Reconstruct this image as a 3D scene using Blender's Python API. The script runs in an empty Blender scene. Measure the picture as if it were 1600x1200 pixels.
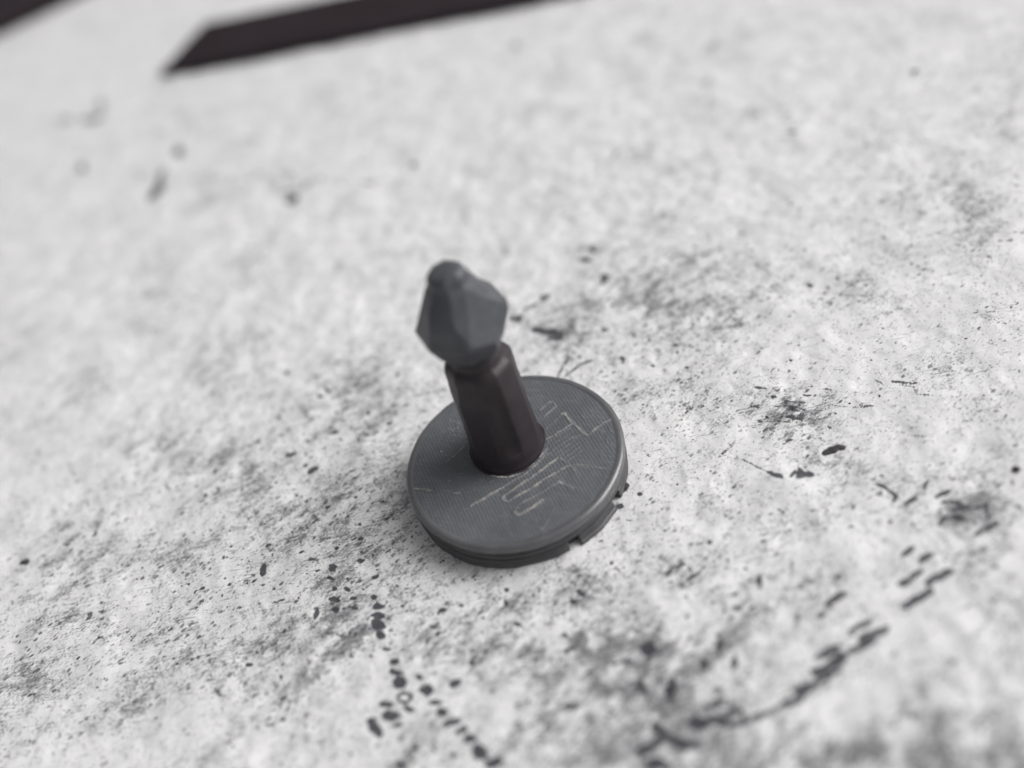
import bpy, bmesh, math, random
import numpy as np
from mathutils import Matrix, Vector

random.seed(7)
MM = 0.001
sc = bpy.context.scene
COL = sc.collection

# ------------------------------------------------------------------ camera
R = 14.0                      # radius of the disc, mm
H = 4.1                       # height of its top face, mm
FPX = 1400.0                  # focal length in px of the 1600 px wide photograph
th, rl = math.radians(43.63), math.radians(-18.385)
F = np.array([0, math.cos(th), -math.sin(th)])
Uo = np.array([0, math.sin(th), math.cos(th)])
Xo = np.array([1.0, 0, 0])
RX = Xo * math.cos(rl) + Uo * math.sin(rl)
UX = -Xo * math.sin(rl) + Uo * math.cos(rl)
CP = np.array([0.192, -5.376, 5.947]) * R + np.array([0, 0, H])

def at(px, py, z=0.0):
    """point (mm) on the plane at height z that the photograph shows at px, py"""
    d = F + RX * (px - 800) / FPX - UX * (py - 600) / FPX
    return CP + d * ((z - CP[2]) / d[2])

cam = bpy.data.objects.new('camera', bpy.data.cameras.new('camera'))
COL.objects.link(cam)
cam.matrix_world = Matrix(((RX[0], UX[0], -F[0], CP[0] * MM), (RX[1], UX[1], -F[1], CP[1] * MM),
                           (RX[2], UX[2], -F[2], CP[2] * MM), (0, 0, 0, 1)))
cam.data.sensor_width = 36.0
cam.data.lens = 36.0 * FPX / 1600
cam.data.clip_start = 0.005
cam.data.clip_end = 50.0
cam.data.dof.use_dof = True
fp = at(870, 725, 1.5)
cam.data.dof.focus_distance = float((fp - CP) @ F) * MM
cam.data.dof.aperture_fstop = cam.data.lens / 4.8
sc.camera = cam

# ------------------------------------------------------------------ light
SUN_EL, SUN_AZ = math.radians(42), math.radians(88)       # azimuth clockwise from +Y
w = bpy.data.worlds.new('World'); sc.world = w; w.use_nodes = True
wn = w.node_tree; wn.nodes.clear()
sky = wn.nodes.new('ShaderNodeTexSky'); sky.sky_type = 'NISHITA'; sky.sun_disc = False
sky.sun_elevation = SUN_EL; sky.sun_rotation = SUN_AZ
sky.dust_density = 6.0; sky.air_density = 1.0
hs = wn.nodes.new('ShaderNodeHueSaturation'); hs.inputs['Saturation'].default_value = 0.06
bg = wn.nodes.new('ShaderNodeBackground'); bg.inputs['Strength'].default_value = 0.096
wo = wn.nodes.new('ShaderNodeOutputWorld')
wn.links.new(sky.outputs[0], hs.inputs['Color']); wn.links.new(hs.outputs[0], bg.inputs[0]); wn.links.new(bg.outputs[0], wo.inputs[0])
sun = bpy.data.objects.new('sun', bpy.data.lights.new('sun', 'SUN')); COL.objects.link(sun)
sun.data.energy = 2.15; sun.data.angle = math.radians(44); sun.data.color = (1.0, 0.985, 0.97)
sd = Vector((math.sin(SUN_AZ) * math.cos(SUN_EL), math.cos(SUN_AZ) * math.cos(SUN_EL), math.sin(SUN_EL)))
sun.rotation_euler = sd.to_track_quat('Z', 'Y').to_euler()
sc.view_settings.view_transform = 'Standard'; sc.view_settings.look = 'None'
sc.view_settings.exposure = 0.0; sc.view_settings.gamma = 1.0

# ------------------------------------------------------------------ helpers
def link(name, me, mat=None, parent=None):
    o = bpy.data.objects.new(name, me); COL.objects.link(o)
    if mat: me.materials.append(mat)
    if parent: o.parent = parent
    return o

def from_bm(name, bm, mat, parent=None, smooth=True):
    me = bpy.data.meshes.new(name)
    bmesh.ops.recalc_face_normals(bm, faces=bm.faces)
    bm.to_mesh(me); bm.free()
    for p in me.polygons: p.use_smooth = smooth
    me.transform(Matrix.Scale(MM, 4))
    return link(name, me, mat, parent)

def vnoise(x, y, seed=0):
    """smooth value noise -1..1 on arrays"""
    xi = np.floor(x).astype(np.int64); yi = np.floor(y).astype(np.int64)
    fx = x - xi; fy = y - yi
    fx = fx * fx * fx * (fx * (fx * 6 - 15) + 10); fy = fy * fy * fy * (fy * (fy * 6 - 15) + 10)
    def h(a, b):
        n = (a * 374761393 + b * 668265263 + seed * 1442695041) & 0xFFFFFFFF
        n = ((n ^ (n >> 13)) * 1274126177) & 0xFFFFFFFF
        return ((n ^ (n >> 16)) & 0xFFFF) / 32767.5 - 1
    a = h(xi, yi); b = h(xi + 1, yi); c = h(xi, yi + 1); d = h(xi + 1, yi + 1)
    return (a * (1 - fx) + b * fx) * (1 - fy) + (c * (1 - fx) + d * fx) * fy

def fbm(x, y, seed, octs=3, gain=.5):
    s = 0; a = 1
    for i in range(octs):
        s = s + a * vnoise(x * 2 ** i + 17.3 * i, y * 2 ** i - 9.1 * i, seed + i); a *= gain
    return s

def sheet(name, X, Y, Z, mask=None):
    n, m = X.shape
    me = bpy.data.meshes.new(name)
    co = np.stack([X, Y, Z], -1).reshape(-1, 3).astype(np.float32) * MM
    idx = np.arange(n * m).reshape(n, m)
    q = np.stack([idx[:-1, :-1], idx[:-1, 1:], idx[1:, 1:], idx[1:, :-1]], -1).reshape(-1, 4)
    me.vertices.add(len(co)); me.vertices.foreach_set('co', co.ravel())
    me.loops.add(q.size); me.loops.foreach_set('vertex_index', q.ravel().astype(np.int32))
    me.polygons.add(len(q))
    me.polygons.foreach_set('loop_start', np.arange(0, q.size, 4, dtype=np.int32))
    me.polygons.foreach_set('use_smooth', np.ones(len(q), bool))
    me.update(); me.validate()
    return me

def attr(me, name, arr):
    a = me.attributes.new(name, 'FLOAT', 'POINT'); a.data.foreach_set('value', arr.ravel().astype(np.float32))

def capsule(X, Y, fld, a, b, w, s=1.0, aniso=None, z=0.0):
    """raise fld towards s along the stroke a-b (px); w = width in px"""
    A = at(*a, z); B = at(*b, z)
    m = ((a[0] + b[0]) / 2, (a[1] + b[1]) / 2)
    # local px -> mm jacobian, so that a mark keeps the outline it has in the photograph
    P0 = at(*m, z)[:2]; Jx = at(m[0] + 1, m[1], z)[:2] - P0; Jy = at(m[0], m[1] + 1, z)[:2] - P0
    J = np.linalg.inv(np.stack([Jx, Jy], 1))
    ext = (np.linalg.norm(A - B) / 2 + w * 2.2 * max(np.linalg.norm(Jx), np.linalg.norm(Jy)) + .3)
    cx, cy = (A[:2] + B[:2]) / 2
    sel = (abs(X - cx) < ext) & (abs(Y - cy) < ext)
    if not sel.any(): return
    qx = X[sel] - P0[0]; qy = Y[sel] - P0[1]
    u = J[0, 0] * qx + J[0, 1] * qy + m[0]; v = J[1, 0] * qx + J[1, 1] * qy + m[1]
    wa = min(.24 * w, 3.0); wx, wy = X[sel], Y[sel]
    u = u + wa * (vnoise(wx * 1.3, wy * 1.3, 201) + .6 * vnoise(wx * 3.1, wy * 3.1, 202)); v = v + wa * .8 * (vnoise(wx * 1.3, wy * 1.3, 203) + .6 * vnoise(wx * 3.1, wy * 3.1, 204))
    dx, dy = b[0] - a[0], b[1] - a[1]; L = dx * dx + dy * dy + 1e-6
    t = np.clip(((u - a[0]) * dx + (v - a[1]) * dy) / L, 0, 1)
    d = np.hypot(u - a[0] - t * dx, v - a[1] - t * dy)
    taper = 1 - .35 * abs(2 * t - 1) ** 2
    val = s * np.exp(-(d / (w * .78 * taper)) ** 2)
    fld[sel] = np.maximum(fld[sel], val)

def ell(X, Y, fld, px, py, l, wd, ang=0, s=1.0, add=False):
    c, sn = math.cos(math.radians(ang)), math.sin(math.radians(ang))
    k = max(l - wd, 0) / 2
    capsule(X, Y, fld, (px - c * k, py - sn * k), (px + c * k + .01, py + sn * k), wd / 1.3, s)

# ---- nodes
class NT:
    def __init__(s, name):
        s.m = bpy.data.materials.new(name); s.m.use_nodes = True; s.t = s.m.node_tree; s.t.nodes.clear()
        s.out = s.n('ShaderNodeOutputMaterial'); s.b = s.n('ShaderNodeBsdfPrincipled')
        s.l(s.b.outputs[0], s.out.inputs[0])
        tc = s.n('ShaderNodeTexCoord'); mp = s.n('ShaderNodeMapping'); mp.inputs['Scale'].default_value = (1000,) * 3
        s.l(tc.outputs['Object'], mp.inputs[0]); s.co = mp.outputs[0]
    def n(s, t, **k):
        x = s.t.nodes.new(t)
        for a, b in k.items(): setattr(x, a, b)
        return x
    def l(s, a, b): s.t.links.new(a, b)
    def set(s, sock, v):
        if hasattr(v, 'links'): s.l(v, sock)
        else: sock.default_value = v
    def math(s, op, a, b=0.0, c=0.0, clamp=False):
        x = s.n('ShaderNodeMath', operation=op, use_clamp=clamp)
        for i, v in enumerate((a, b, c)): s.set(x.inputs[i], v)
        return x.outputs[0]
    def at(s, name):
        return s.n('ShaderNodeAttribute', attribute_name=name).outputs['Fac']
    def map(s, rot=0, scale=(1, 1, 1), co=None):
        x = s.n('ShaderNodeMapping'); x.vector_type = 'TEXTURE' if False else 'POINT'
        # rotate first, then stretch
        r = s.n('ShaderNodeVectorRotate', rotation_type='Z_AXIS'); r.inputs['Angle'].default_value = math.radians(rot)
        s.l(co or s.co, r.inputs['Vector']); x.inputs['Scale'].default_value = scale
        s.l(r.outputs[0], x.inputs[0]); return x.outputs[0]
    def noise(s, sc_, det=2, rough=.5, co=None, dist=0.0):
        x = s.n('ShaderNodeTexNoise'); s.l(co or s.co, x.inputs['Vector'])
        x.inputs['Scale'].default_value = sc_; x.inputs['Detail'].default_value = det
        x.inputs['Roughness'].default_value = rough; x.inputs['Distortion'].default_value = dist
        return x.outputs[0]
    def ss(s, v, lo, hi):
        x = s.n('ShaderNodeMapRange', interpolation_type='SMOOTHSTEP'); s.set(x.inputs[0], v)
        s.set(x.inputs[1], lo); s.set(x.inputs[2], hi); return x.outputs[0]
    def mix(s, f, a, b):
        x = s.n('ShaderNodeMix', data_type='RGBA'); s.set(x.inputs[0], f)
        for i, v in ((6, a), (7, b)):
            if isinstance(v, tuple): v = v + (1,)
            s.set(x.inputs[i], v)
        return x.outputs[2]
    def bump(s, h, dist, strength=1.0, nrm=None):
        x = s.n('ShaderNodeBump'); x.inputs['Distance'].default_value = dist * MM; x.inputs['Strength'].default_value = strength
        s.l(h, x.inputs['Height'])
        if nrm: s.l(nrm, x.inputs['Normal'])
        return x.outputs[0]

# ------------------------------------------------------------------ ground
N = 900
u = np.linspace(-1, 1, N)
g = 90 * u + 1900 * u ** 9
X, Y = np.meshgrid(g, g + 12.0)
SU0 = X * .9 + Y * .43; SV0 = Y * .9 - X * .43
# distance-faded relief: shallow dimples and brushed swellings of a thick pale coat
fade = 1 / (1 + (np.hypot(X, Y) / 260.0) ** 4)
Z = 0.11 * fbm(SU0 / 4.2, SV0 / 3.0, 15, 2) + 0.22 * fbm(X / 7, Y / 7, 3, 3) + 0.055 * fbm(X / 2.3, Y / 1.9, 11, 2)
pit = vnoise(X / 1.5 + vnoise(X, Y, 8) * .3, Y / 1.5, 31)
Z -= .10 * np.clip(pit - .6, 0, 1) * 2
rid = 1 - abs(vnoise(X / 4.1 + .4 * vnoise(X / 3, Y / 3, 5), Y / 2.6, 21))
Z += 0.09 * rid ** 3
Z *= fade
near = np.clip((np.hypot(X, Y) - 13) / 9, 0, 1)
Z = Z * (.25 + .75 * near) - .12

blot = np.zeros_like(X); grime_shade = np.zeros_like(X); soft = np.zeros_like(X)

def zc(ox, oy, k, rows, fld, base=1.0):
    for r in rows:
        x, y, l, wd = r[:4]; a = r[4] if len(r) > 4 else 0; s = r[5] if len(r) > 5 else 1
        if oy + y / k < 350:
            s *= 1.5 if ox + x / k < 900 else .95; l *= 1.12; wd *= 1.12      # out of focus in the photograph: the mark itself is stronger than it looks
        ell(X, Y, fld, ox + x / k, oy + y / k, l / k * 1.02, wd / k * .95, a, s * base)
def zs(ox, oy, k, rows, fld, base=1.0):
    for r in rows:
        x1, y1, x2, y2, wd = r[:5]; s = r[5] if len(r) > 5 else 1
        capsule(X, Y, fld, (ox + x1 / k, oy + y1 / k), (ox + x2 / k, oy + y2 / k), wd / k * 1.12, s * base)

# the trail of drops below the disc
TR = [
 (318,180,48,38,-40),(310,225,32,13,10),(328,270,26,15),(325,308,48,19,10),(330,352,36,22),(380,270,36,16,10),(405,305,30,13),
 (410,345,35,11,10),(497,218,36,19,-40),(490,300,30,19),(505,340,52,26),(512,378,60,28),(515,415,55,30,10,.8),(520,458,50,28,10),
 (540,515,36,12),(575,570,46,20),(585,613,60,22,5),(600,655,60,42,0,.85),(540,745,62,26),(560,792,76,36),(632,765,50,24,5,.85),
 (585,833,50,20,-10,.8),(488,838,90,40,62),(675,635,36,20,5),(710,688,74,38,18),(745,738,60,22),(775,780,60,30),(815,820,76,28,-15),
 (855,853,66,30,-15),(890,892,70,42),(930,945,84,60,20),(990,985,84,36,-10),(665,932,42,15),(735,930,36,26,0,.7),(818,958,34,26),
 (595,1000,52,30,20),(895,570,36,22),(830,658,56,24,-25),(275,560,30,60,0,.7),(115,720,56,30,-60,.6),(437,55,26,21),(333,95,22,19),
 (435,147,36,22),(28,185,60,30,-70,.8),(1040,325,38,24,70,.8),(1043,268,26,16),(1092,412,38,16,10),(1318,315,38,20,30),
 (1350,282,38,20,30),(1290,460,36,30),(1310,515,66,20,-30,.65),(1478,155,22,22),(1470,480,32,26,0,.7),(1310,752,62,24),
 (1475,795,42,32,0,.7),(1540,575,90,74,0,.62),(1600,670,50,80,0,.8),(945,385,20,12),(780,355,36,16,0,.8),(740,425,40,12,8,.7),
 (870,408,60,14,8,.6),(610,340,24,16),(590,255,26,22,0,.7),(475,545,26,12),(400,547,20,14),(103,630,20,16),(250,370,50,14,-70),
 (345,460,70,12,10,.7),(640,550,60,8,50,.6),(1225,410,60,14,-8,.6),(1110,385,40,20,0,.5),(1180,430,50,18,0,.5)]
zc(400, 820, 2.667, [(t[0], t[1], t[2] * 1.15, t[3] * 1.2) + tuple(t[4:]) for t in TR], blot)
# ring-shaped drops
for cx, cy, rx, ry in ((615,718,30,19),(600,655,26,18),(505,415,22,14)):
    for k in range(9):
        a0, a1 = k * 2 * math.pi / 9, (k + 1) * 2 * math.pi / 9
        zs(400, 820, 2.667, [(cx + rx*math.cos(a0), cy + ry*math.sin(a0), cx + rx*math.cos(a1), cy + ry*math.sin(a1), 12, .9)], blot)
# the dark run of smears towards the near corner
zs(1000, 850, 2.667, [
 (1095,258,1208,200,24),(1197,163,1292,114,26),(922,398,1028,347,28),(877,362,958,317,20),(737,468,828,423,22),(728,530,780,512,32),
 (780,510,850,460,38),(850,460,972,407,20),(740,572,830,527,16),(652,605,712,590,34),(710,590,760,560,20),(600,660,670,648,24),
 (668,640,690,610,15),(540,697,602,660,12),(430,745,542,697,20),(310,740,400,690,20),(217,745,262,745,36),(260,740,330,722,20),
 (330,752,430,750,18),(400,690,430,700,14),(425,705,425,745,12),(267,680,340,650,20),(60,745,82,780,30),(120,800,200,842,28),
 (0,872,60,832,34),(60,830,95,790,24),(150,842,235,835,22),(130,570,125,632,32),(1082,160,1112,160,28),(1110,150,1172,110,16),
 (1165,72,1218,40,20),(1090,50,1140,16,20),(780,250,848,202,22),(745,300,772,280,16),(15,440,50,440,46),(632,50,630,150,16,.6),
 (490,120,500,180,22,.6),(330,380,330,450,26,.6),(395,470,385,520,24,.65),(265,480,265,520,26,.65),(820,595,845,532,14,.55),
 (970,690,1050,655,14,.55),(40,912,112,922,40,.9),(720,832,772,805,18,.6),(20,852,110,802,14),(150,460,200,425,14,.6),
 (160,485,215,455,14,.55),(1300,50,1370,25,16,.5),(1290,250,1315,200,18,.5),(580,840,600,810,24,.55),(1000,850,1040,840,50,.5),
 (1000,905,1060,895,50,.5),(370,820,430,790,14,.6),(300,605,350,600,20,.6),(460,790,490,780,10,.7),(0,610,20,600,30,.6)], blot)
zc(1000, 850, 2.667, [(1133,715,42,42,0,.8),(580,768,32,32,0,.7),(1060,455,30,18,-50,.75),(1265,578,38,34,0,.55),(1270,795,60,60,0,.48),
 (1080,555,30,24,0,.5),(1130,560,30,26,0,.5),(830,320,30,18,-30,.6),(1135,375,34,22,0,.5),(75,355,30,24,0,.8),(290,190,24,18,0,.7),
 (72,67,14,10),(355,98,16,10),(440,95,16,8),(80,320,24,10,0,.7),(130,155,40,12,20,.7),(165,180,40,14,-20,.7),(120,110,30,12,-70,.7),
 (160,100,30,12,60,.7),(205,105,40,12,60,.7),(240,118,30,10,-10,.7),(350,275,30,20,0,.7),(405,265,40,40,0,.55),(465,262,40,20,-30,.75),
 (240,325,26,14,-50,.6),(670,320,30,24,-50,.5),(690,405,20,20,0,.4)], blot)
# strokes on the right
def poly(ox, oy, k, pts, wd, s=1.0):
    for a, b in zip(pts[:-1], pts[1:]): zs(ox, oy, k, [(a[0], a[1], b[0], b[1], wd, s)], blot)
poly(950,600,2,[(840,308),(875,325),(903,345),(890,362)],9,.9)
poly(950,600,2,[(1025,345),(1070,328)],11,.9); poly(950,600,2,[(1045,362),(1130,372)],12,.85); poly(950,600,2,[(1060,385),(1125,385)],14,.75)
poly(950,600,2,[(1132,385),(1185,375),(1190,428)],9,.8); poly(950,600,2,[(1145,475),(1215,430)],13,.95); poly(950,600,2,[(1035,437),(1060,408)],12,.9)
poly(950,600,2,[(1080,410),(1115,422)],14,.9); poly(950,600,2,[(1205,300),(1220,328)],12,.6); poly(950,600,2,[(1230,382),(1260,366),(1300,392)],11,.65)
poly(950,600,2,[(925,368),(960,354)],13,.85); poly(950,600,2,[(985,320),(1000,300)],14,.65); poly(950,600,2,[(576,540),(573,612)],14,.55)
poly(950,600,2,[(500,280),(520,286),(545,298)],9,.9); poly(950,600,2,[(570,290),(585,272),(600,285)],10,.8); poly(950,600,2,[(595,262),(610,278),(640,284)],13,.85); poly(950,600,2,[(588,294),(618,286)],9,.75); poly(950,600,2,[(615,262),(622,250)],8,.6)
poly(950,600,2,[(420,235),(500,280)],5,.7); poly(950,600,2,[(530,390),(575,425)],11,.55); poly(950,600,2,[(470,590),(475,630)],18,.6)
poly(950,600,2,[(590,750),(600,700),(650,690)],16,.45); poly(950,600,2,[(345,780),(345,840)],20,.5); poly(950,600,2,[(180,600),(200,570),(240,560)],10,.7)
poly(950,600,2,[(200,630),(240,615),(290,580)],10,.65); poly(950,600,2,[(215,640),(235,628)],9,.7); poly(950,600,2,[(90,940),(110,905),(130,920)],12,.6)
poly(950,600,2,[(660,720),(735,655)],10,.6); poly(950,600,2,[(630,760),(700,700)],10,.4); poly(950,600,2,[(900,455),(960,470)],6,.6)
zc(950,600,2,[(484,493,28,16,-10,.8),(318,495,22,16,60,.85),(100,343,26,18,10,.85),(290,455,12,8),(155,550,8,7),(110,508,14,7,-30),(170,488,16,10,0,.8),
 (370,575,12,9),(428,570,12,7),(120,828,60,44,0,.62),(40,875,90,60,0,.5),(190,940,40,90,0,.6),(50,325,40,44,0,.75),(30,385,50,20,-20,.8),(65,425,24,6,0,.8),
 (852,146,12,10,0,.8),(1225,157,16,14,0,.6),(380,187,12,10,0,.8),(690,130,26,14,30,.7),(565,175,30,12,-20,.8),(1085,180,26,24,0,.45),(550,185,20,8,0,.7),
 (740,70,140,6,4,.7),(815,70,60,5,4,.8),(975,160,80,5,8,.7),(870,65,14,12,0,.6),(395,695,90,36,0,.45),(450,693,30,16,-20,.7),(280,745,20,18,0,.55),
 (320,645,16,18,0,.7),(70,520,60,8,-20,.5),(835,550,20,16,0,.45),(660,490,14,12,0,.6)], blot)
# spots beyond the disc
zc(0, 0, 1, [(925,390,24,22,0,.72),(916,407,26,8,10,.7),(944,433,18,14,60,.8),(940,440,10,10,0,.8),(862,520,44,12,5,.78),(868,527,30,10,0,.8),(840,514,30,8,0,.8),(806,497,28,14,0,.8),
 (850,464,22,12,-30,.65),(830,478,30,8,-20,.6),(1015,530,8,5),(972,559,11,5),(1020,570,9,4),(1073,574,9,5),(945,515,14,8,0,.7),(1235,563,9,4),(1058,549,8,7,0,.8),
 (128,262,17,15,0,.8),(278,236,20,17,0,.72),(304,200,13,13,0,.6),(805,70,12,12,0,.72),(805,55,20,8,0,.3),(243,297,42,20,-50,.5),(252,272,26,12,-55,.4),(585,118,12,10,0,.5),
 (455,310,26,16,-20,.5),(470,290,70,14,-20,.34),(500,280,14,12,0,.4),(645,257,20,16,0,.4),(158,162,22,10,40,.6),(160,180,12,12,0,.6),(140,186,30,10,-10,.55),(100,188,36,18,0,.42),
 (530,288,20,8,10,.3),(575,285,26,8,10,.4),(475,162,14,8,0,.5),(570,120,40,20,0,.2),(690,148,12,10,0,.5),(393,546,10,8,0,.8),(448,583,10,9,0,.9),(300,465,26,12,20,.5),
 (620,585,10,10,0,.7),(500,620,13,8,10,.8),(511,609,16,6,40,.7),(405,690,16,14,0,.7),(455,710,26,12,-10,.7),(488,733,22,10,-30,.9),(560,687,8,8),(532,687,8,7),(520,675,20,6,-10,.8),
 (573,643,9,14,20,.75),(608,660,14,8,-20,.7),(556,775,8,7),(563,817,9,9,0,.8),(464,601,20,6,60,.4),(38,877,16,10,0,.95),(292,911,9,8,0,.9),(255,1025,7,6),
 (270,1028,10,5,0,.7),(300,1030,14,10,0,.7),(310,1028,12,10,30,.8),(342,1083,20,12,60,.85),(385,1070,26,22,0,.5),(395,1120,12,16,0,.7),(440,1095,24,12,-60,.6),(160,955,20,14,-50,.6),
 (140,962,22,12,-60,.7),(45,1155,12,14,0,.7),(155,1145,12,10,0,.6),(120,1026,6,5),(115,1085,6,5,0,.8),(400,1017,12,9,0,.8),(1587,735,10,11,0,.95),(1545,490,10,8,0,.8),(1543,480,8,5,0,.8),
 (1548,605,16,9,45,.5),(1375,598,30,8,35,.5),(1410,598,40,4,6,.9),(1425,605,50,4,8,.6),(1372,602,22,5,60,.5),(1440,618,36,4,5,.6),(1265,443,14,8,10,.8),(1040,416,5,4),(1382,371,14,6,0,.6),
 (1235,319,14,5,0,.7),(1305,314,10,4,0,.8),(1182,178,12,7,0,.55),(1230,178,16,8,0,.65),(1237,208,18,9,0,.65),(1158,238,8,10,20,.7),(1307,178,8,5,0,.6),(1394,108,12,8,0,.65),(1427,110,18,10,0,.75),
 (1405,176,12,8,0,.6),(1116,273,14,10,0,.55),(957,244,22,11,-45,.62),(925,245,18,10,-40,.4),(950,308,9,7,0,.6),(1325,47,30,6,-10,.5),(1535,225,12,8,0,.6),(1580,223,12,9,0,.7),(1382,355,9,7,0,.6),
 (1450,385,12,5,0,.6),(1555,290,12,8,0,.5),(1440,332,20,6,10,.6),(1590,363,20,5,0,.7),(1570,377,30,4,0,.7),(1465,509,12,6,-10,.7),(1160,360,10,8,0,.6),(1300,15,30,12,0,.3)], blot)
for k in range(34):      # scoured smudge right of the disc, all short level scratches
    x = 1240 + random.gauss(0, 34); y = 640 + random.gauss(0, 15) - .05 * (x - 1240); l_ = random.uniform(6, 26)
    capsule(X, Y, blot, (x, y), (x + l_, y + l_ * random.uniform(.0, .16)), random.uniform(2, 4.5), random.uniform(.45, .8))
for k in range(60):      # scattered short level scratches over the right half
    x = random.uniform(1000, 1600); y = 300 + random.random() * 330 + .1 * (1300 - x); l_ = random.uniform(6, 30)
    capsule(X, Y, blot, (x, y), (x + l_, y + l_ * random.uniform(-.1, .15)), random.uniform(1.5, 3), random.uniform(.3, .6))
for k in range(420):     # small dark specks, thick to the lower left
    x = random.gauss(430, 230); y = random.gauss(900, 140); r_ = random.uniform(2, 6.5)
    a_ = random.uniform(-50, -10); l_ = r_ * random.uniform(.2, 1.6)
    if math.hypot(x - 805, y - 720) < 190: continue
    capsule(X, Y, blot, (x, y), (x + l_ * math.cos(math.radians(a_)), y + l_ * math.sin(math.radians(a_))), r_, random.uniform(.4, .75))
for pts in ([(1465,5),(1460,25),(1440,40)],[(1460,45),(1500,48),(1530,28),(1535,10)],[(180,50),(240,40),(300,28)],[(870,590),(880,570),(888,560)],[(882,588),(905,570),(925,563)]):
    for a, b in zip(pts[:-1], pts[1:]):
        near_ = a[1] > 500
        capsule(X, Y, blot, a, b, 3.0 if near_ else 9, .85 if near_ else .3)

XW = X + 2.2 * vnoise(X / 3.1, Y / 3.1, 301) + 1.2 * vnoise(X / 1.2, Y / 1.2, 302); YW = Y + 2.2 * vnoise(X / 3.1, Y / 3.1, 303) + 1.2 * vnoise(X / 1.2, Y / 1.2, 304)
# soft grime, with some corner shade painted in: px, py, rx, ry, angle, strength
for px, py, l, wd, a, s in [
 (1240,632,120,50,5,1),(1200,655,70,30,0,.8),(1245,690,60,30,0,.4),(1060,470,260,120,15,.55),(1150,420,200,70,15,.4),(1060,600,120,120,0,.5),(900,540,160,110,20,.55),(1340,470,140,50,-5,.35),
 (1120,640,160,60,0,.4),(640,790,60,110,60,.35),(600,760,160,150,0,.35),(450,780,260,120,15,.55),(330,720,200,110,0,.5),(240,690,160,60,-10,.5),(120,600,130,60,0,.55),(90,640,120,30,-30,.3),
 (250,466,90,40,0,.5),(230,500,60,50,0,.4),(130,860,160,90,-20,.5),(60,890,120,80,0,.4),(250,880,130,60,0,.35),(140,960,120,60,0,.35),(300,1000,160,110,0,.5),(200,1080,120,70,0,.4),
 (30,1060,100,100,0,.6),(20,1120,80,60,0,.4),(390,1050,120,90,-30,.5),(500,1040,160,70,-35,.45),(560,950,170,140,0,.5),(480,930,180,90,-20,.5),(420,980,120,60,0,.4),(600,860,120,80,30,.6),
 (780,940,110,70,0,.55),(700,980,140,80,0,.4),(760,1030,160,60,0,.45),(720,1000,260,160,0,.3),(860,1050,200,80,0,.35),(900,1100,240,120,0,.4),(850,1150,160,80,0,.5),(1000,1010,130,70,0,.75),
 (960,1030,120,60,0,.6),(1050,1090,260,150,-25,.6),(1080,1150,300,120,-20,.7),(1250,1180,300,60,0,.6),(1400,1170,200,80,0,.45),(1520,1150,240,180,0,.6),(1330,1190,420,90,0,.5),(1130,1010,140,90,-30,.3),  # patch in the near right corner also paints in the viewer's shade
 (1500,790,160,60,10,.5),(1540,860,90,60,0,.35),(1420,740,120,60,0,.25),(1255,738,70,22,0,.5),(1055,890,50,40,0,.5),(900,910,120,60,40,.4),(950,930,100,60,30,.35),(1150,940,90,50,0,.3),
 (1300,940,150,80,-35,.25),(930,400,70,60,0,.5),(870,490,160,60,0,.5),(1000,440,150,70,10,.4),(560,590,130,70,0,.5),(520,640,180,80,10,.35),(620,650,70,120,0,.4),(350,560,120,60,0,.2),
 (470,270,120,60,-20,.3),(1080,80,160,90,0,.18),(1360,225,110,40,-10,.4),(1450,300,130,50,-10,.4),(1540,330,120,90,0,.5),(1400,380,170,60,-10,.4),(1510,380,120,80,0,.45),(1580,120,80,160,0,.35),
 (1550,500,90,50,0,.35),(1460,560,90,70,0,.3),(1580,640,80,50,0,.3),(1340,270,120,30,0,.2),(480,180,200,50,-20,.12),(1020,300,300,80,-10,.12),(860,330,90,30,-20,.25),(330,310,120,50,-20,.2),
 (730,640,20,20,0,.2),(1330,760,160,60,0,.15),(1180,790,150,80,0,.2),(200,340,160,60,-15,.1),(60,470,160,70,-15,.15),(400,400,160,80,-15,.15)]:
    tmp = np.zeros_like(X); ell(XW, YW, tmp, px, py, l, wd, a, s); grime_shade = grime_shade + tmp
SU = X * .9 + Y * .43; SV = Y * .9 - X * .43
grime_shade = grime_shade * .66 + .05 + .22 * np.clip(fbm(X / 9 + 3, Y / 7, 90, 3), 0, 1)
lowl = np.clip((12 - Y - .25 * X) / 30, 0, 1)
grime_shade = np.clip((grime_shade + .22 * lowl * np.clip(.5 + fbm(X / 6, Y / 5, 95, 2), 0, 1.2)) * (1 + .60 * fbm(SU / 4.5, SV / 2.0, 40, 3) + .55 * fbm(SU / 1.5, SV / .8, 44, 2)), 0, 1.3)
blot = blot * (1 + .22 * fbm(X / .8, Y / .8, 50, 2))
# dense band of fine specks across the lower left
me = sheet('ground', X, Y, Z - .03 * np.clip(blot, 0, 1))
attr(me, 'blot', blot); attr(me, 'grime_shade', grime_shade)

G = NT('stained_pale_coat')
bl, gr = G.at('blot'), G.at('grime_shade')
fine = G.map(rot=-22, scale=(.75, 1.5, 1))         # specks drawn out a little
n1 = G.noise(1.9, 3, .62, fine)
n2 = G.noise(4.6, 3, .6, G.map(rot=-30, scale=(.55, 1.3, 1)))
n3 = G.noise(.55, 4, .6)
n4 = G.noise(.16, 3, .55)
scr1 = G.noise(1.0, 2, .6, G.map(rot=8, scale=(.22, 4.2, 1)), dist=.25)
scr2 = G.noise(1.0, 2, .6, G.map(rot=-38, scale=(.25, 4.6, 1)), dist=.2)
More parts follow.
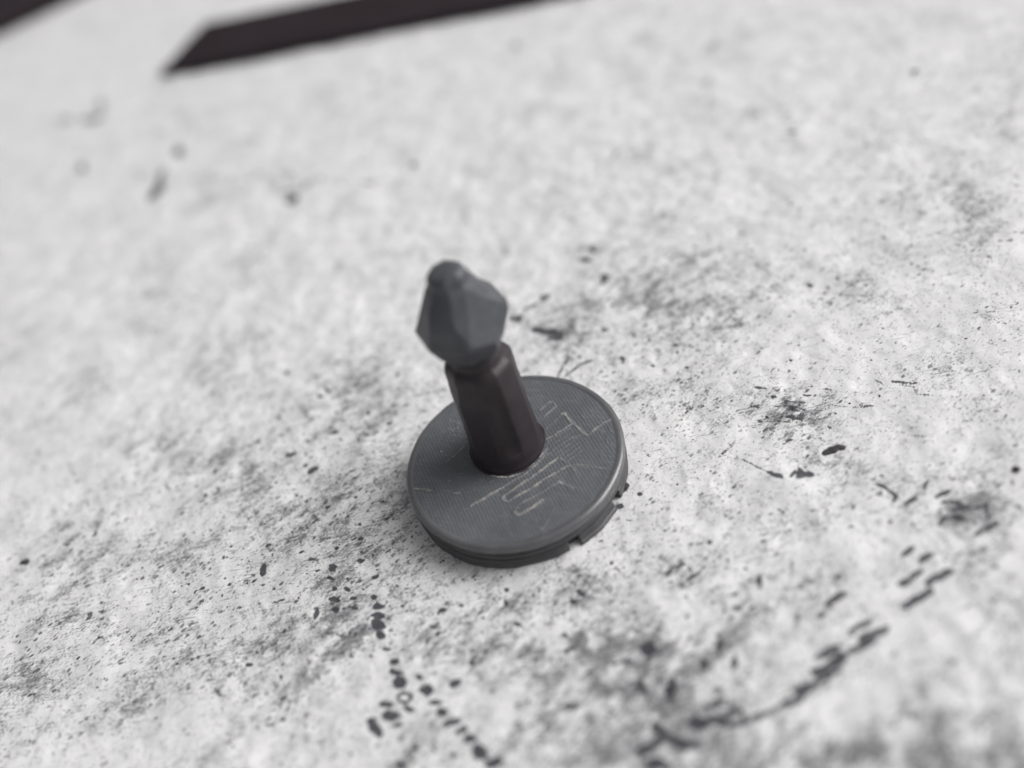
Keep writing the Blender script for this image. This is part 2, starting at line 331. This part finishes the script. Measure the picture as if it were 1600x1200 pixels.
# speckles: coarser and finer, both where grime lies thick
gm = G.math('SUBTRACT', n3, .5)
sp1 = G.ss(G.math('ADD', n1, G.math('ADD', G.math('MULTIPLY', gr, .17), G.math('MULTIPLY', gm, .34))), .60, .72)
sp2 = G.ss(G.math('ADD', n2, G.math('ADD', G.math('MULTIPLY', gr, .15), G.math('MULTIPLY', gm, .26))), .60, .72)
sc1 = G.ss(G.math('ADD', scr1, G.math('MULTIPLY', gr, .15)), .64, .76)
sc2 = G.ss(G.math('ADD', scr2, G.math('MULTIPLY', gr, .13)), .65, .77)
def pepper(scale, seed, dens, rad):
    wob = G.n('ShaderNodeVectorMath', operation='ADD')
    nz = G.n('ShaderNodeTexNoise'); nz.inputs['Scale'].default_value = scale * 1.7; nz.inputs['Detail'].default_value = 2
    G.l(G.co, nz.inputs['Vector'])
    sc_ = G.n('ShaderNodeVectorMath', operation='SCALE'); G.l(nz.outputs['Color'], sc_.inputs[0]); sc_.inputs['Scale'].default_value = .75 / scale
    G.l(G.map(rot=-24 + seed, scale=(.7, 1.25, 0)), wob.inputs[0]); G.l(sc_.outputs[0], wob.inputs[1])
    v = G.n('ShaderNodeTexVoronoi', voronoi_dimensions='2D'); v.inputs['Scale'].default_value = scale
    G.l(wob.outputs[0], v.inputs['Vector'])
    sep = G.n('ShaderNodeSeparateColor'); G.l(v.outputs['Color'], sep.inputs[0])
    r_ = G.math('MULTIPLY', G.ss(sep.outputs[0], G.math('SUBTRACT', 1.0, dens), 1.05), rad)
    return G.math('MULTIPLY', G.ss(v.outputs['Distance'], G.math('ADD', r_, .03), G.math('SUBTRACT', r_, .10)), G.math('ADD', .45, G.math('MULTIPLY', sep.outputs[1], .55)))
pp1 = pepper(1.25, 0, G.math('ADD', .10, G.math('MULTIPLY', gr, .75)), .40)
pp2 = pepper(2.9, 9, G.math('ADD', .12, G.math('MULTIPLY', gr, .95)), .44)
lscr = G.ss(scr2, .27, .19)
# blots: field + noise -> crisp uneven edge
bn = G.math('ADD', G.math('MULTIPLY', bl, 1.06), G.math('MULTIPLY', G.math('SUBTRACT', G.noise(1.6, 4, .65), .5), .95))
bk = G.ss(bn, .40, .58)
bkl = G.math('MULTIPLY', bk, G.ss(G.math('ADD', bl, G.math('MULTIPLY', n2, .25)), .10, .80))
white = G.mix(G.ss(n4, .33, .67), (.650, .645, .649), (.730, .725, .729))
white = G.mix(G.math('MULTIPLY', G.ss(n3, .45, .70), .13), white, (.45, .44, .45))
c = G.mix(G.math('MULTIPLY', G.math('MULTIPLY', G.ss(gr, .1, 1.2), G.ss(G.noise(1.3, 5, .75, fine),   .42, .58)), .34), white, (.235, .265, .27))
c = G.mix(G.math('MULTIPLY', sp1, .46), c, (.13, .128, .135))
c = G.mix(G.math('MULTIPLY', sp2, .62), c, (.14, .138, .145))
c = G.mix(G.math('MULTIPLY', sc1, .60), c, (.15, .15, .155))
c = G.mix(G.math('MULTIPLY', sc2, .42), c, (.15, .15, .155))
c = G.mix(G.math('MULTIPLY', pp1, .95), c, (.080, .075, .084))
c = G.mix(G.math('MULTIPLY', pp2, .85), c, (.105, .099, .110))
c = G.mix(G.math('MULTIPLY', lscr, .35), c, (.78, .78, .78))
c = G.mix(G.math('MULTIPLY', bkl, .95), c, (.046, .046, .055))
G.l(c, G.b.inputs['Base Color'])
G.l(G.math('ADD', .52, G.math('MULTIPLY', n3, .2)), G.b.inputs['Roughness'])
G.b.inputs['Specular IOR Level'].default_value = .35
hsum = G.math('SUBTRACT', G.math('ADD', G.math('MULTIPLY', G.noise(.5, 5, .55), 1.0), G.math('MULTIPLY', n2, .12)),
              G.math('ADD', G.math('MULTIPLY', sp1, .10), G.math('MULTIPLY', bkl, .12)))
G.l(G.bump(hsum, .27, .85), G.b.inputs['Normal'])
gnd = link('ground', me, G.m); gnd['kind'] = 'structure'

# ------------------------------------------------------------------ plastic materials
def plastic(name, col, worn, lines=True, amt=1.0):
    P = NT(name)
    n = P.noise(.35, 4, .6); nf = P.noise(3.0, 3, .6); nd = P.noise(9, 2, .5)
    cc = P.mix(P.math('MULTIPLY', P.ss(n, .35, .7), .55 * amt), col, worn)
    cc = P.mix(P.math('MULTIPLY', P.ss(nf, .62, .8), .35 * amt), cc, tuple(v * 1.7 for v in worn))
    P.l(cc, P.b.inputs['Base Color'])
    P.l(P.math('ADD', .38, P.math('MULTIPLY', nf, .25)), P.b.inputs['Roughness'])
    hgt = P.math('ADD', P.math('MULTIPLY', nf, .3), P.math('MULTIPLY', nd, .2))
    if lines:      # printed layers, one above another
        sx = P.n('ShaderNodeSeparateXYZ'); P.l(P.co, sx.inputs[0])
        wv = P.math('SINE', P.math('MULTIPLY', sx.outputs[2], 2 * math.pi / .3))
        hgt = P.math('ADD', hgt, P.math('MULTIPLY', wv, .18))
    P.l(P.bump(hgt, .06, .7), P.b.inputs['Normal'])
    return P.m
M_side = plastic('dark_grey_plastic', (.058, .056, .060), (.085, .085, .090))
M_rim = plastic('rim_plastic', (.085, .086, .092), (.12, .12, .125), lines=False); M_rim.node_tree.nodes['Principled BSDF'].inputs['Specular IOR Level'].default_value = .9
rn = M_rim.node_tree; rb = rn.nodes['Principled BSDF']; rn.links.remove(rb.inputs['Roughness'].links[0]); rb.inputs['Roughness'].default_value = .27
M_stem = plastic('shade_darkened_plastic', (.017, .0115, .015), (.029, .023, .028))  # stem colour darkened to hold the shade on its near side
M_head = plastic('knob_grey_plastic', (.054, .056, .064), (.100, .104, .116), lines=False)  # knob set paler than the stem

# ------------------------------------------------------------------ the printed peg on its disc
def empty(name, label, cat, loc=(0, 0, 0)):
    o = bpy.data.objects.new(name, None); COL.objects.link(o); o.location = [v * MM for v in loc]
    o.empty_display_size = .005
    o['label'] = label; o['category'] = cat; return o
peg = empty('push_pin', 'dark grey plastic pin with pointed knob on a round scratched disc base', 'pin')

def lathe(name, prof, mat, seg=128, rf=None, cap0=True, cap1=True, smooth=True, arc=None):
    bm = bmesh.new(); rings = []
    full = arc is None; a0, a1 = arc or (0, 2 * math.pi)
    for r_, z_ in prof:
        ring = []
        for i in range(seg if full else seg + 1):
            a = a0 + (a1 - a0) * i / seg
            rr = r_ * (rf(a, z_) if rf else 1)
            ring.append(bm.verts.new((rr * math.cos(a), rr * math.sin(a), z_)))
        rings.append(ring)
    n_ = len(rings[0])
    for q, p in zip(rings[:-1], rings[1:]):
        for i in range(n_ if full else n_ - 1):
            j = (i + 1) % n_; bm.faces.new((q[i], q[j], p[j], p[i]))
    if full:
        if cap0: bm.faces.new(rings[0][::-1])
        if cap1: bm.faces.new(rings[-1])
    else:
        bm.faces.new([r[0] for r in rings]); bm.faces.new([r[-1] for r in rings][::-1])
        for i in range(n_ - 1): bm.faces.new((rings[0][i], rings[0][i + 1], rings[-1][i + 1], rings[-1][i]))
    return from_bm(name, bm, mat, peg, smooth)

# upper disc: side wall and rolled rim
wob = lambda a, z: 1 + .0022 * math.sin(3 * a + 1) + .0014 * math.sin(11 * a) + .0010 * math.sin(29 * a + z * 9)
rim = [(12.9, 2.62), (13.55, 2.62), (13.80, 2.72), (13.95, 2.95), (13.90, 3.2), (14.0, 3.4), (13.99, 3.70),
       (13.86, 3.92), (13.66, 4.03), (13.42, 4.07), (13.2, 4.05), (13.05, 4.0), (12.9, 3.985)]
lathe('middle_ring', [(12.9, 1.52), (13.45, 1.52), (13.72, 1.60), (13.86, 1.78), (13.80, 1.98), (13.84, 2.14), (13.78, 2.32), (13.5, 2.44), (12.9, 2.44)],
      M_side, 192, lambda a, z: 1 + .003 * math.sin(4 * a + 2) + .0016 * math.sin(19 * a), cap0=False, cap1=False)
lathe('disc_rim', rim, M_rim, 192, wob, cap0=False, cap1=False)
lathe('spacer', [(12.95, -.1), (12.95, 3.2)], M_side, 96)

# the worn top face: a fine polar sheet with print marks and painted glints round the stem foot
nr, na = 230, 620
rr = np.linspace(0.02, 1, nr) ** .8 * 13.1; aa = np.linspace(0, 2 * np.pi, na)
RR, AA = np.meshgrid(rr, aa, indexing='ij')
DX, DY = RR * np.cos(AA), RR * np.sin(AA)
mark = np.zeros_like(DX)
def Z1(pts, wd=9, s=1.0):
    q = [(560 + a / 2.222, 380 + b / 2.222) for a, b in pts]
    for a, b in zip(q[:-1], q[1:]): capsule(DX, DY, mark, a, b, wd / 2.222 * .72, s, z=H - .05)
Z1([(630,580),(655,556),(674,548),(685,566),(664,586),(645,600)], 9, .8)
Z1([(712,588),(640,652)], 7, .5); Z1([(636,660),(648,680),(668,672),(748,622)], 9, .9)
Z1([(706,590),(716,588),(722,602),(752,630),(790,665)], 12, 1.1); Z1([(790,668),(850,625),(892,603)], 8, .9)
Z1([(390,912),(490,852)], 10, 1.0); Z1([(490,852),(580,800),(640,745),(655,715)], 9, .75); Z1([(640,745),(720,685),(770,665)], 7, .6)
Z1([(498,886),(506,874),(600,812),(690,745)], 10, 1.0); Z1([(500,888),(520,896),(600,850),(650,815),(735,768)], 10, .95)
Z1([(540,932),(556,942),(600,918),(640,890)], 13, 1.1); Z1([(540,925),(560,905),(640,862),(700,826)], 8, .7)
Z1([(690,825),(720,838),(745,850)], 12, .8); Z1([(700,745),(742,775),(758,800)], 9, .7); Z1([(745,768),(800,772),(865,784)], 8, .6)
Z1([(176,852),(215,853),(256,859)], 8, .95); Z1([(300,762),(340,730),(366,704)], 8, .7); Z1([(420,850),(470,820)], 10, .5); Z1([(450,801),(480,810),(520,812),(560,800)], 7, 1.3); Z1([(590,778),(612,760)], 7, .9); Z1([(632,742),(652,712)], 8, 1.2); Z1([(640,990),(668,935),(690,908)], 9, .45)  # arcs round the stem foot are highlights painted into the marks
Z1([(330,868),(352,866)], 9, .7); Z1([(300,818),(322,826)], 9, .5); Z1([(284,724),(288,722)], 9, 1.0); Z1([(375,850),(430,818)], 8, .35)
for k in range(7): Z1([(655 + 9*k, 690 + 13*k), (735 + 7*k, 640 + 13*k)], 6, .55)
for k in range(5): Z1([(590 + 22*k, 850 - 2*k), (650 + 18*k, 812 - 4*k)], 6, .45)
for k in range(26):     # crumbly specks on the left and along the rim
    a = random.uniform(0, 6.28); x = 335 + random.gauss(0, 26); y = 650 + random.gauss(0, 26)
    Z1([(x, y), (x + random.uniform(2, 12), y - random.uniform(0, 9))], 5, random.uniform(.4, .9))
for k in range(60):
    a = random.uniform(0, 2 * math.pi); r_ = random.uniform(.80, .97)
    A = (804 + 168 * r_ * math.cos(a), 718 + 136 * r_ * math.sin(a)); b_ = a + random.uniform(.01, .05)
    B = (804 + 168 * r_ * math.cos(b_), 718 + 136 * r_ * math.sin(b_))
    capsule(DX, DY, mark, A, B, random.uniform(2, 4), random.uniform(.25, .6), z=H - .05)
mark *= 1 + .25 * fbm(DX / .5, DY / .5, 77, 2)
DZ = 3.99 + .035 * fbm(DX / 2.2, DY / 2.2, 60, 3) * np.clip((13.0 - RR), 0, 1) + .06 * np.clip(mark, 0, 1)
tm = sheet('disc_face', DX, DY, DZ)
attr(tm, 'mark', mark)
D = NT('scratched_grey_plastic')
mk = D.at('mark')
nb = D.noise(.16, 4, .6); nm = D.noise(1.1, 4, .6); nf = D.noise(4, 3, .6)
hat = D.map(rot=-9, scale=(1, 1, 1)); sx = D.n('ShaderNodeSeparateXYZ'); D.l(hat, sx.inputs[0])
wig = D.math('ADD', sx.outputs[0], D.math('MULTIPLY', nm, .34))
wave = D.math('SINE', D.math('MULTIPLY', wig, 2 * math.pi / .42))
hat2 = D.map(rot=-56); sx2 = D.n('ShaderNodeSeparateXYZ'); D.l(hat2, sx2.inputs[0])
wave2 = D.math('SINE', D.math('MULTIPLY', D.math('ADD', sx2.outputs[0], D.math('MULTIPLY', nm, .2)), 2 * math.pi / .55))
scuff = D.noise(1, 3, .65, D.map(rot=-56, scale=(3.4, .28, 1)))
base = D.mix(D.ss(nb, .3, .7), (.084, .089, .098), (.116, .121, .131))
base = D.mix(D.math('MULTIPLY', D.ss(nm, .5, .78), .35), base, (.16, .16, .165))
base = D.mix(D.math('MULTIPLY', D.math('MULTIPLY', D.ss(wave, -.1, .9), D.math('ADD', .4, D.ss(nb, .4, .6))), .30), base, (.05, .052, .058))
base = D.mix(D.math('MULTIPLY', D.ss(scuff, .52, .72), .40), base, (.19, .185, .185))
mkk = D.math('MULTIPLY', D.ss(D.math('ADD', mk, D.math('MULTIPLY', D.math('SUBTRACT', nf, .5), .9)), .25, 1.15), D.math('ADD', .35, D.math('MULTIPLY', D.ss(nm, .35, .62), .65)))
base = D.mix(D.math('MULTIPLY', mkk, .82), base, (.36, .34, .32))
D.l(base, D.b.inputs['Base Color'])
D.l(D.math('ADD', .40, D.math('MULTIPLY', nm, .22)), D.b.inputs['Roughness'])
hh = D.math('ADD', D.math('MULTIPLY', wave, .22), D.math('ADD', D.math('MULTIPLY', nf, .35), D.math('MULTIPLY', wave2, .02)))
D.l(D.bump(hh, .045, .8), D.b.inputs['Normal'])
link('disc_face', tm, D.m, peg)

# lower flange: broken into two lengths with a gap between them
def azi(px, py, z=0.5):
    p = at(px, py, z); return math.atan2(p[1], p[0])
aA1, aB0, aB1 = azi(895, 862), azi(912, 850), azi(960, 790)
fw = lambda a, z: 1 + .004 * math.sin(5 * a) + .0025 * math.sin(17 * a + 2) + .0015 * math.sin(41 * a + 5 * z)
flange = [(12.6, -.12), (13.75, -.12), (13.95, .05), (13.98, .45), (13.80, .62), (13.72, .74), (13.86, .86), (13.82, 1.25), (13.6, 1.42), (12.6, 1.42)]
lathe('flange', flange, M_side, 200, fw, arc=(aB1 + .12, aA1 + 2 * math.pi))
flangeB = [(12.6, -.12), (14.0, -.12), (14.18, .0), (14.22, .2), (14.1, .34), (13.85, .42), (13.82, .9), (13.7, 1.3), (12.6, 1.35)]
fb = lathe('flange', flangeB, M_side, 60, lambda a, z: 1 + .003 * math.sin(23 * a), arc=(aB0, aB1))

for o_ in bpy.data.objects:
    if o_.name.startswith('flange'):
        md = o_.modifiers.new('bev', 'BEVEL'); md.width = .28 * MM; md.segments = 3; md.limit_method = 'ANGLE'; md.angle_limit = math.radians(50)

# stem
cam_az = math.atan2(CP[1], CP[0])
def stem_rf(a, z):
    d = (a - cam_az - math.radians(8) + math.pi) % (2 * math.pi) - math.pi
    k = 1.0
    if 6.5 < z < 16.6: k -= .045 * math.exp(-(d / .22) ** 2)                      # slot that faces the viewer
    d2 = (a - cam_az + math.radians(55) + math.pi) % (2 * math.pi) - math.pi
    if z > 15.9: k -= .10 * math.exp(-(d2 / .8) ** 4) * min(1, (z - 15.9) / .6)   # relieved side of the shoulder
    if 5.2 < z < 20.2:
        m_ = ((a - cam_az + math.pi / 9) % (2 * math.pi / 9)) - math.pi / 9
        k *= 1 + .75 * (math.cos(math.pi / 9) / math.cos(m_) - 1) + .015
    return k * (1 + .006 * math.sin(7 * a + z))
z0 = 3.95
prof = [(4.75, z0 - .1), (4.78, z0 + .25), (4.62, z0 + .6), (4.46, z0 + 1.2), (4.44, z0 + 2.5), (4.40, 6.6), (4.38, 8.5), (4.3, 11), (4.26, 13.5), (4.26, 15.7), (4.26, 16.2),
        (4.24, 16.8), (4.22, 18.6), (4.18, 19.9), (4.05, 20.5), (3.7, 20.95), (3.3, 21.15), (3.15, 21.6), (3.15, 23.2)]
SH = at(792, 705, H) - at(800, 720, H)
prof = [(r_, z_ if z_ < 10 else z_ - 1.4) for r_, z_ in prof]
st = lathe('stem', prof, M_stem, 180, stem_rf); st.location = (SH[0] * MM, SH[1] * MM, 0)
lathe('collar', [(4.6, 3.9), (4.95, 3.95), (4.98, 4.02), (4.9, 4.08), (4.75, 4.1), (4.6, 4.08)], M_stem, 96,
      lambda a, z: 1 + .012 * math.sin(5 * a + 1) + .008 * math.sin(13 * a), cap0=False, cap1=False).location = (SH[0] * MM, SH[1] * MM, 0)

# knob: flat-faced, widest low down, with a blunt tip
def knob():
    bm = bmesh.new(); rings = []; n_ = 6
    n_ = 8
    prof = [(3.1, 21.2, .0), (4.15, 22.6, .0), (5.5, 25.5, .0), (5.25, 26.5, .0), (3.8, 28.8, .0), (2.75, 30.6, 0), (2.35, 31.2, 0), (2.3, 32.0, .0), (1.75, 32.6, 0), (.8, 32.8, 0)]
    for i, (r_, z_, tw) in enumerate(prof):
        ring = []
        for k in range(n_):
            a = cam_az + math.radians(33) + k * 2 * math.pi / n_ + .05 * math.sin(i * 2.1 + k * 1.3)
            q = r_ * (1 + .03 * math.sin(k * 2.3 + i * 1.7))
            tilt = .5 * math.sin(a - cam_az) if 1 < i < 4 else 0
            ring.append(bm.verts.new((q * math.cos(a), q * math.sin(a), z_ + tilt)))
        rings.append(ring)
    for q, p in zip(rings[:-1], rings[1:]):
        for i in range(n_):
            j = (i + 1) % n_; bm.faces.new((q[i], q[j], p[j], p[i]))
    bm.faces.new(rings[0][::-1]); bm.faces.new(rings[-1])
    # flats cut into the front, as in a chipped print
    for az, el, off, zc_ in ((34, 20, 4.25, 25.4), (-32, 14, 4.55, 25.8)):
        az, el = cam_az + math.radians(az), math.radians(el)
        nv = Vector((math.cos(az) * math.cos(el), math.sin(az) * math.cos(el), math.sin(el)))
        r_ = bmesh.ops.bisect_plane(bm, geom=bm.verts[:] + bm.edges[:] + bm.faces[:], plane_co=Vector((0, 0, zc_)) + nv * off, plane_no=nv, clear_outer=True)
        bmesh.ops.contextual_create(bm, geom=[e for e in r_['geom_cut'] if isinstance(e, bmesh.types.BMEdge)])
    o = from_bm('knob', bm, M_head, peg, False); o.location = (SH[0] * MM, SH[1] * MM, 0)
    md = o.modifiers.new('bev', 'BEVEL'); md.width = .32 * MM; md.segments = 3; md.limit_method = 'ANGLE'; md.angle_limit = math.radians(6)
    return o
knob()

# ------------------------------------------------------------------ dark bars at the far side
def slab(name, pts, z0, z1, label, cat, mat, bevel=.5):
    bm = bmesh.new()
    c0 = np.mean([p[:2] for p in pts], 0)
    lo = [bm.verts.new((p[0] - c0[0], p[1] - c0[1], z0)) for p in pts]; hi = [bm.verts.new((p[0] - c0[0], p[1] - c0[1], z1)) for p in pts]
    bm.faces.new(lo[::-1]); bm.faces.new(hi)
    for i in range(len(pts)):
        j = (i + 1) % len(pts); bm.faces.new((lo[i], lo[j], hi[j], hi[i]))
    o = from_bm(name, bm, mat, None, False); o.location = (c0[0] * MM, c0[1] * MM, 0)
    o['label'] = label; o['category'] = cat
    md = o.modifiers.new('bev', 'BEVEL'); md.width = bevel * MM; md.segments = 3
    return o
B = NT('black_steel'); nn = B.noise(.06, 4, .6)
B.l(B.mix(B.ss(nn, .3, .7), (.013, .007, .010), (.018, .011, .015)), B.b.inputs['Base Color'])
B.b.inputs['Roughness'].default_value = .65; B.b.inputs['Specular IOR Level'].default_value = .2
T = 2.0
p1, p2 = at(319, 35, T), at(254, 121, .3)
q1, q2 = at(500, -2, T), at(620, 49, .3)
d1 = (q1 - p1) / np.linalg.norm(q1 - p1); d2 = (q2 - p2) / np.linalg.norm(q2 - p2)
slab('steel_bar', [p1, p2, p2 + d2 * 420, p1 + d1 * 420], .3, T, 'long flat black bar with slanted end lying at the top edge', 'bar', B.m)
e1, e2 = at(-6, 42, 3), at(96, -6, 3)
dd = (e2 - e1) / np.linalg.norm(e2 - e1); nn_ = np.array([-dd[1], dd[0], 0])
slab('steel_plate', [e1 - dd * 120, e2 + dd * 160, e2 + dd * 160 + nn_ * 120, e1 - dd * 120 + nn_ * 120], 0.2, 3.0,
     'dark plate with straight edge cut off by the far left corner', 'plate', B.m)

# ------------------------------------------------------------------ crumbs of dirt
K = NT('black_dirt'); kn = K.noise(3, 3, .6)
K.l(K.mix(K.ss(kn, .3, .7), (.022, .020, .022), (.05, .048, .052)), K.b.inputs['Base Color']); K.b.inputs['Roughness'].default_value = .8
def gz(x, y):
    i = int(np.argmin(abs(g - x))); j = int(np.argmin(abs(g + 12.0 - y))); return float(Z[j, i])
def crumb(pts, rad, label, name='dirt_crumb', flat=.5):
    """a lumpy grain drawn out along a few points (px)"""
    W = [at(*p) for p in pts]; c0 = np.mean(W, 0); z = gz(c0[0], c0[1])
    bm = bmesh.new(); rings = []; n_ = 12
    seq = []
    for a, b in zip(W[:-1], W[1:]):
        for t in np.linspace(0, 1, 5)[:-1]: seq.append(a + (b - a) * t)
    seq.append(W[-1])
    for i, p in enumerate(seq):
        t = i / (len(seq) - 1); dirv = seq[min(i + 1, len(seq) - 1)] - seq[max(i - 1, 0)]; dirv = dirv / (np.linalg.norm(dirv) + 1e-9)
        nv = np.array([-dirv[1], dirv[0], 0]); rr_ = rad * (.35 + .65 * math.sin(math.pi * (.12 + .76 * t)) ** .7) * random.uniform(.75, 1.25)
        ring = []
        for k in range(n_):
            a = 2 * math.pi * k / n_; q = rr_ * random.uniform(.78, 1.2)
            P = p - c0 + nv * math.cos(a) * q; ring.append(bm.verts.new((P[0], P[1], max(math.sin(a) * q * flat, -.08) + .02)))
        rings.append(ring)
    for q, p in zip(rings[:-1], rings[1:]):
        for i in range(n_): j = (i + 1) % n_; bm.faces.new((q[i], q[j], p[j], p[i]))
    bm.faces.new(rings[0][::-1]); bm.faces.new(rings[-1])
    o = from_bm(name, bm, K.m, None, True); o.location = (c0[0] * MM, c0[1] * MM, z * MM)
    md = o.modifiers.new('sub', 'SUBSURF'); md.levels = 1; md.render_levels = 1
    o['label'] = label; o['category'] = 'crumb'; o['group'] = 'crumbs of black dirt on the pale ground'
    return o
crumb([(1284, 710), (1300, 702), (1311, 697), (1321, 700)], .50, 'long bent black crumb right of the disc, largest of the crumbs')
crumb([(974, 764), (978, 758), (981, 755)], .42, 'black crumb touching the right edge of the disc')
crumb([(30, 878), (38, 876), (45, 875)], .42, 'small black crumb close to the left edge of the picture')
crumb([(1583, 737), (1588, 733), (1591, 730)], .42, 'small black crumb close to the right edge of the picture')

# ------------------------------------------------------------------ loose grit: far too many grains to count
rng = np.random.default_rng(5)
cand = rng.normal(0, 1, (26000, 2)) * [38, 26] + [-6, 2]
gi = np.searchsorted(g, cand[:, 0]).clip(0, N - 1); gj = np.searchsorted(g + 12.0, cand[:, 1]).clip(0, N - 1)
keep = (rng.random(len(cand)) < .06 + .32 * grime_shade[gj, gi] ** 1.3) & (np.hypot(*cand.T) > 14.6)
cand, gi, gj = cand[keep], gi[keep], gj[keep]
vs, fs = [], []
octa = np.array([[1,0,0],[0,1,0],[-1,0,0],[0,-1,0],[0,0,1],[0,0,-.4]], float)
tri = [(0,1,4),(1,2,4),(2,3,4),(3,0,4),(1,0,5),(2,1,5),(3,2,5),(0,3,5)]
for k, (p, i, j) in enumerate(zip(cand, gi, gj)):
    r_ = .05 + .13 * rng.random() ** 3.5; a = rng.random() * 6.28
    q = octa * [r_ * rng.uniform(1, 1.9), r_, r_ * .8] * rng.uniform(.75, 1.25, (6, 1))
    x = q[:, 0] * math.cos(a) - q[:, 1] * math.sin(a) + p[0]; y = q[:, 0] * math.sin(a) + q[:, 1] * math.cos(a) + p[1]
    vs += list(zip(x * MM, y * MM, (q[:, 2] + Z[j, i] + .01) * MM)); fs += [tuple(t + 6 * k for t in f) for f in tri]
gm_ = bpy.data.meshes.new('grit'); gm_.from_pydata(vs, [], fs); gm_.update()
Q = NT('grey_grit'); rnd = Q.noise(.9, 2, .5)
Q.l(Q.mix(Q.ss(rnd, .40, .60), (.035, .033, .038), (.16, .155, .16)), Q.b.inputs['Base Color']); Q.b.inputs['Roughness'].default_value = .7
go = link('grit', gm_, Q.m); go['kind'] = 'stuff'; go['label'] = 'fine dark grit scattered over the pale stained ground'; go['category'] = 'grit'
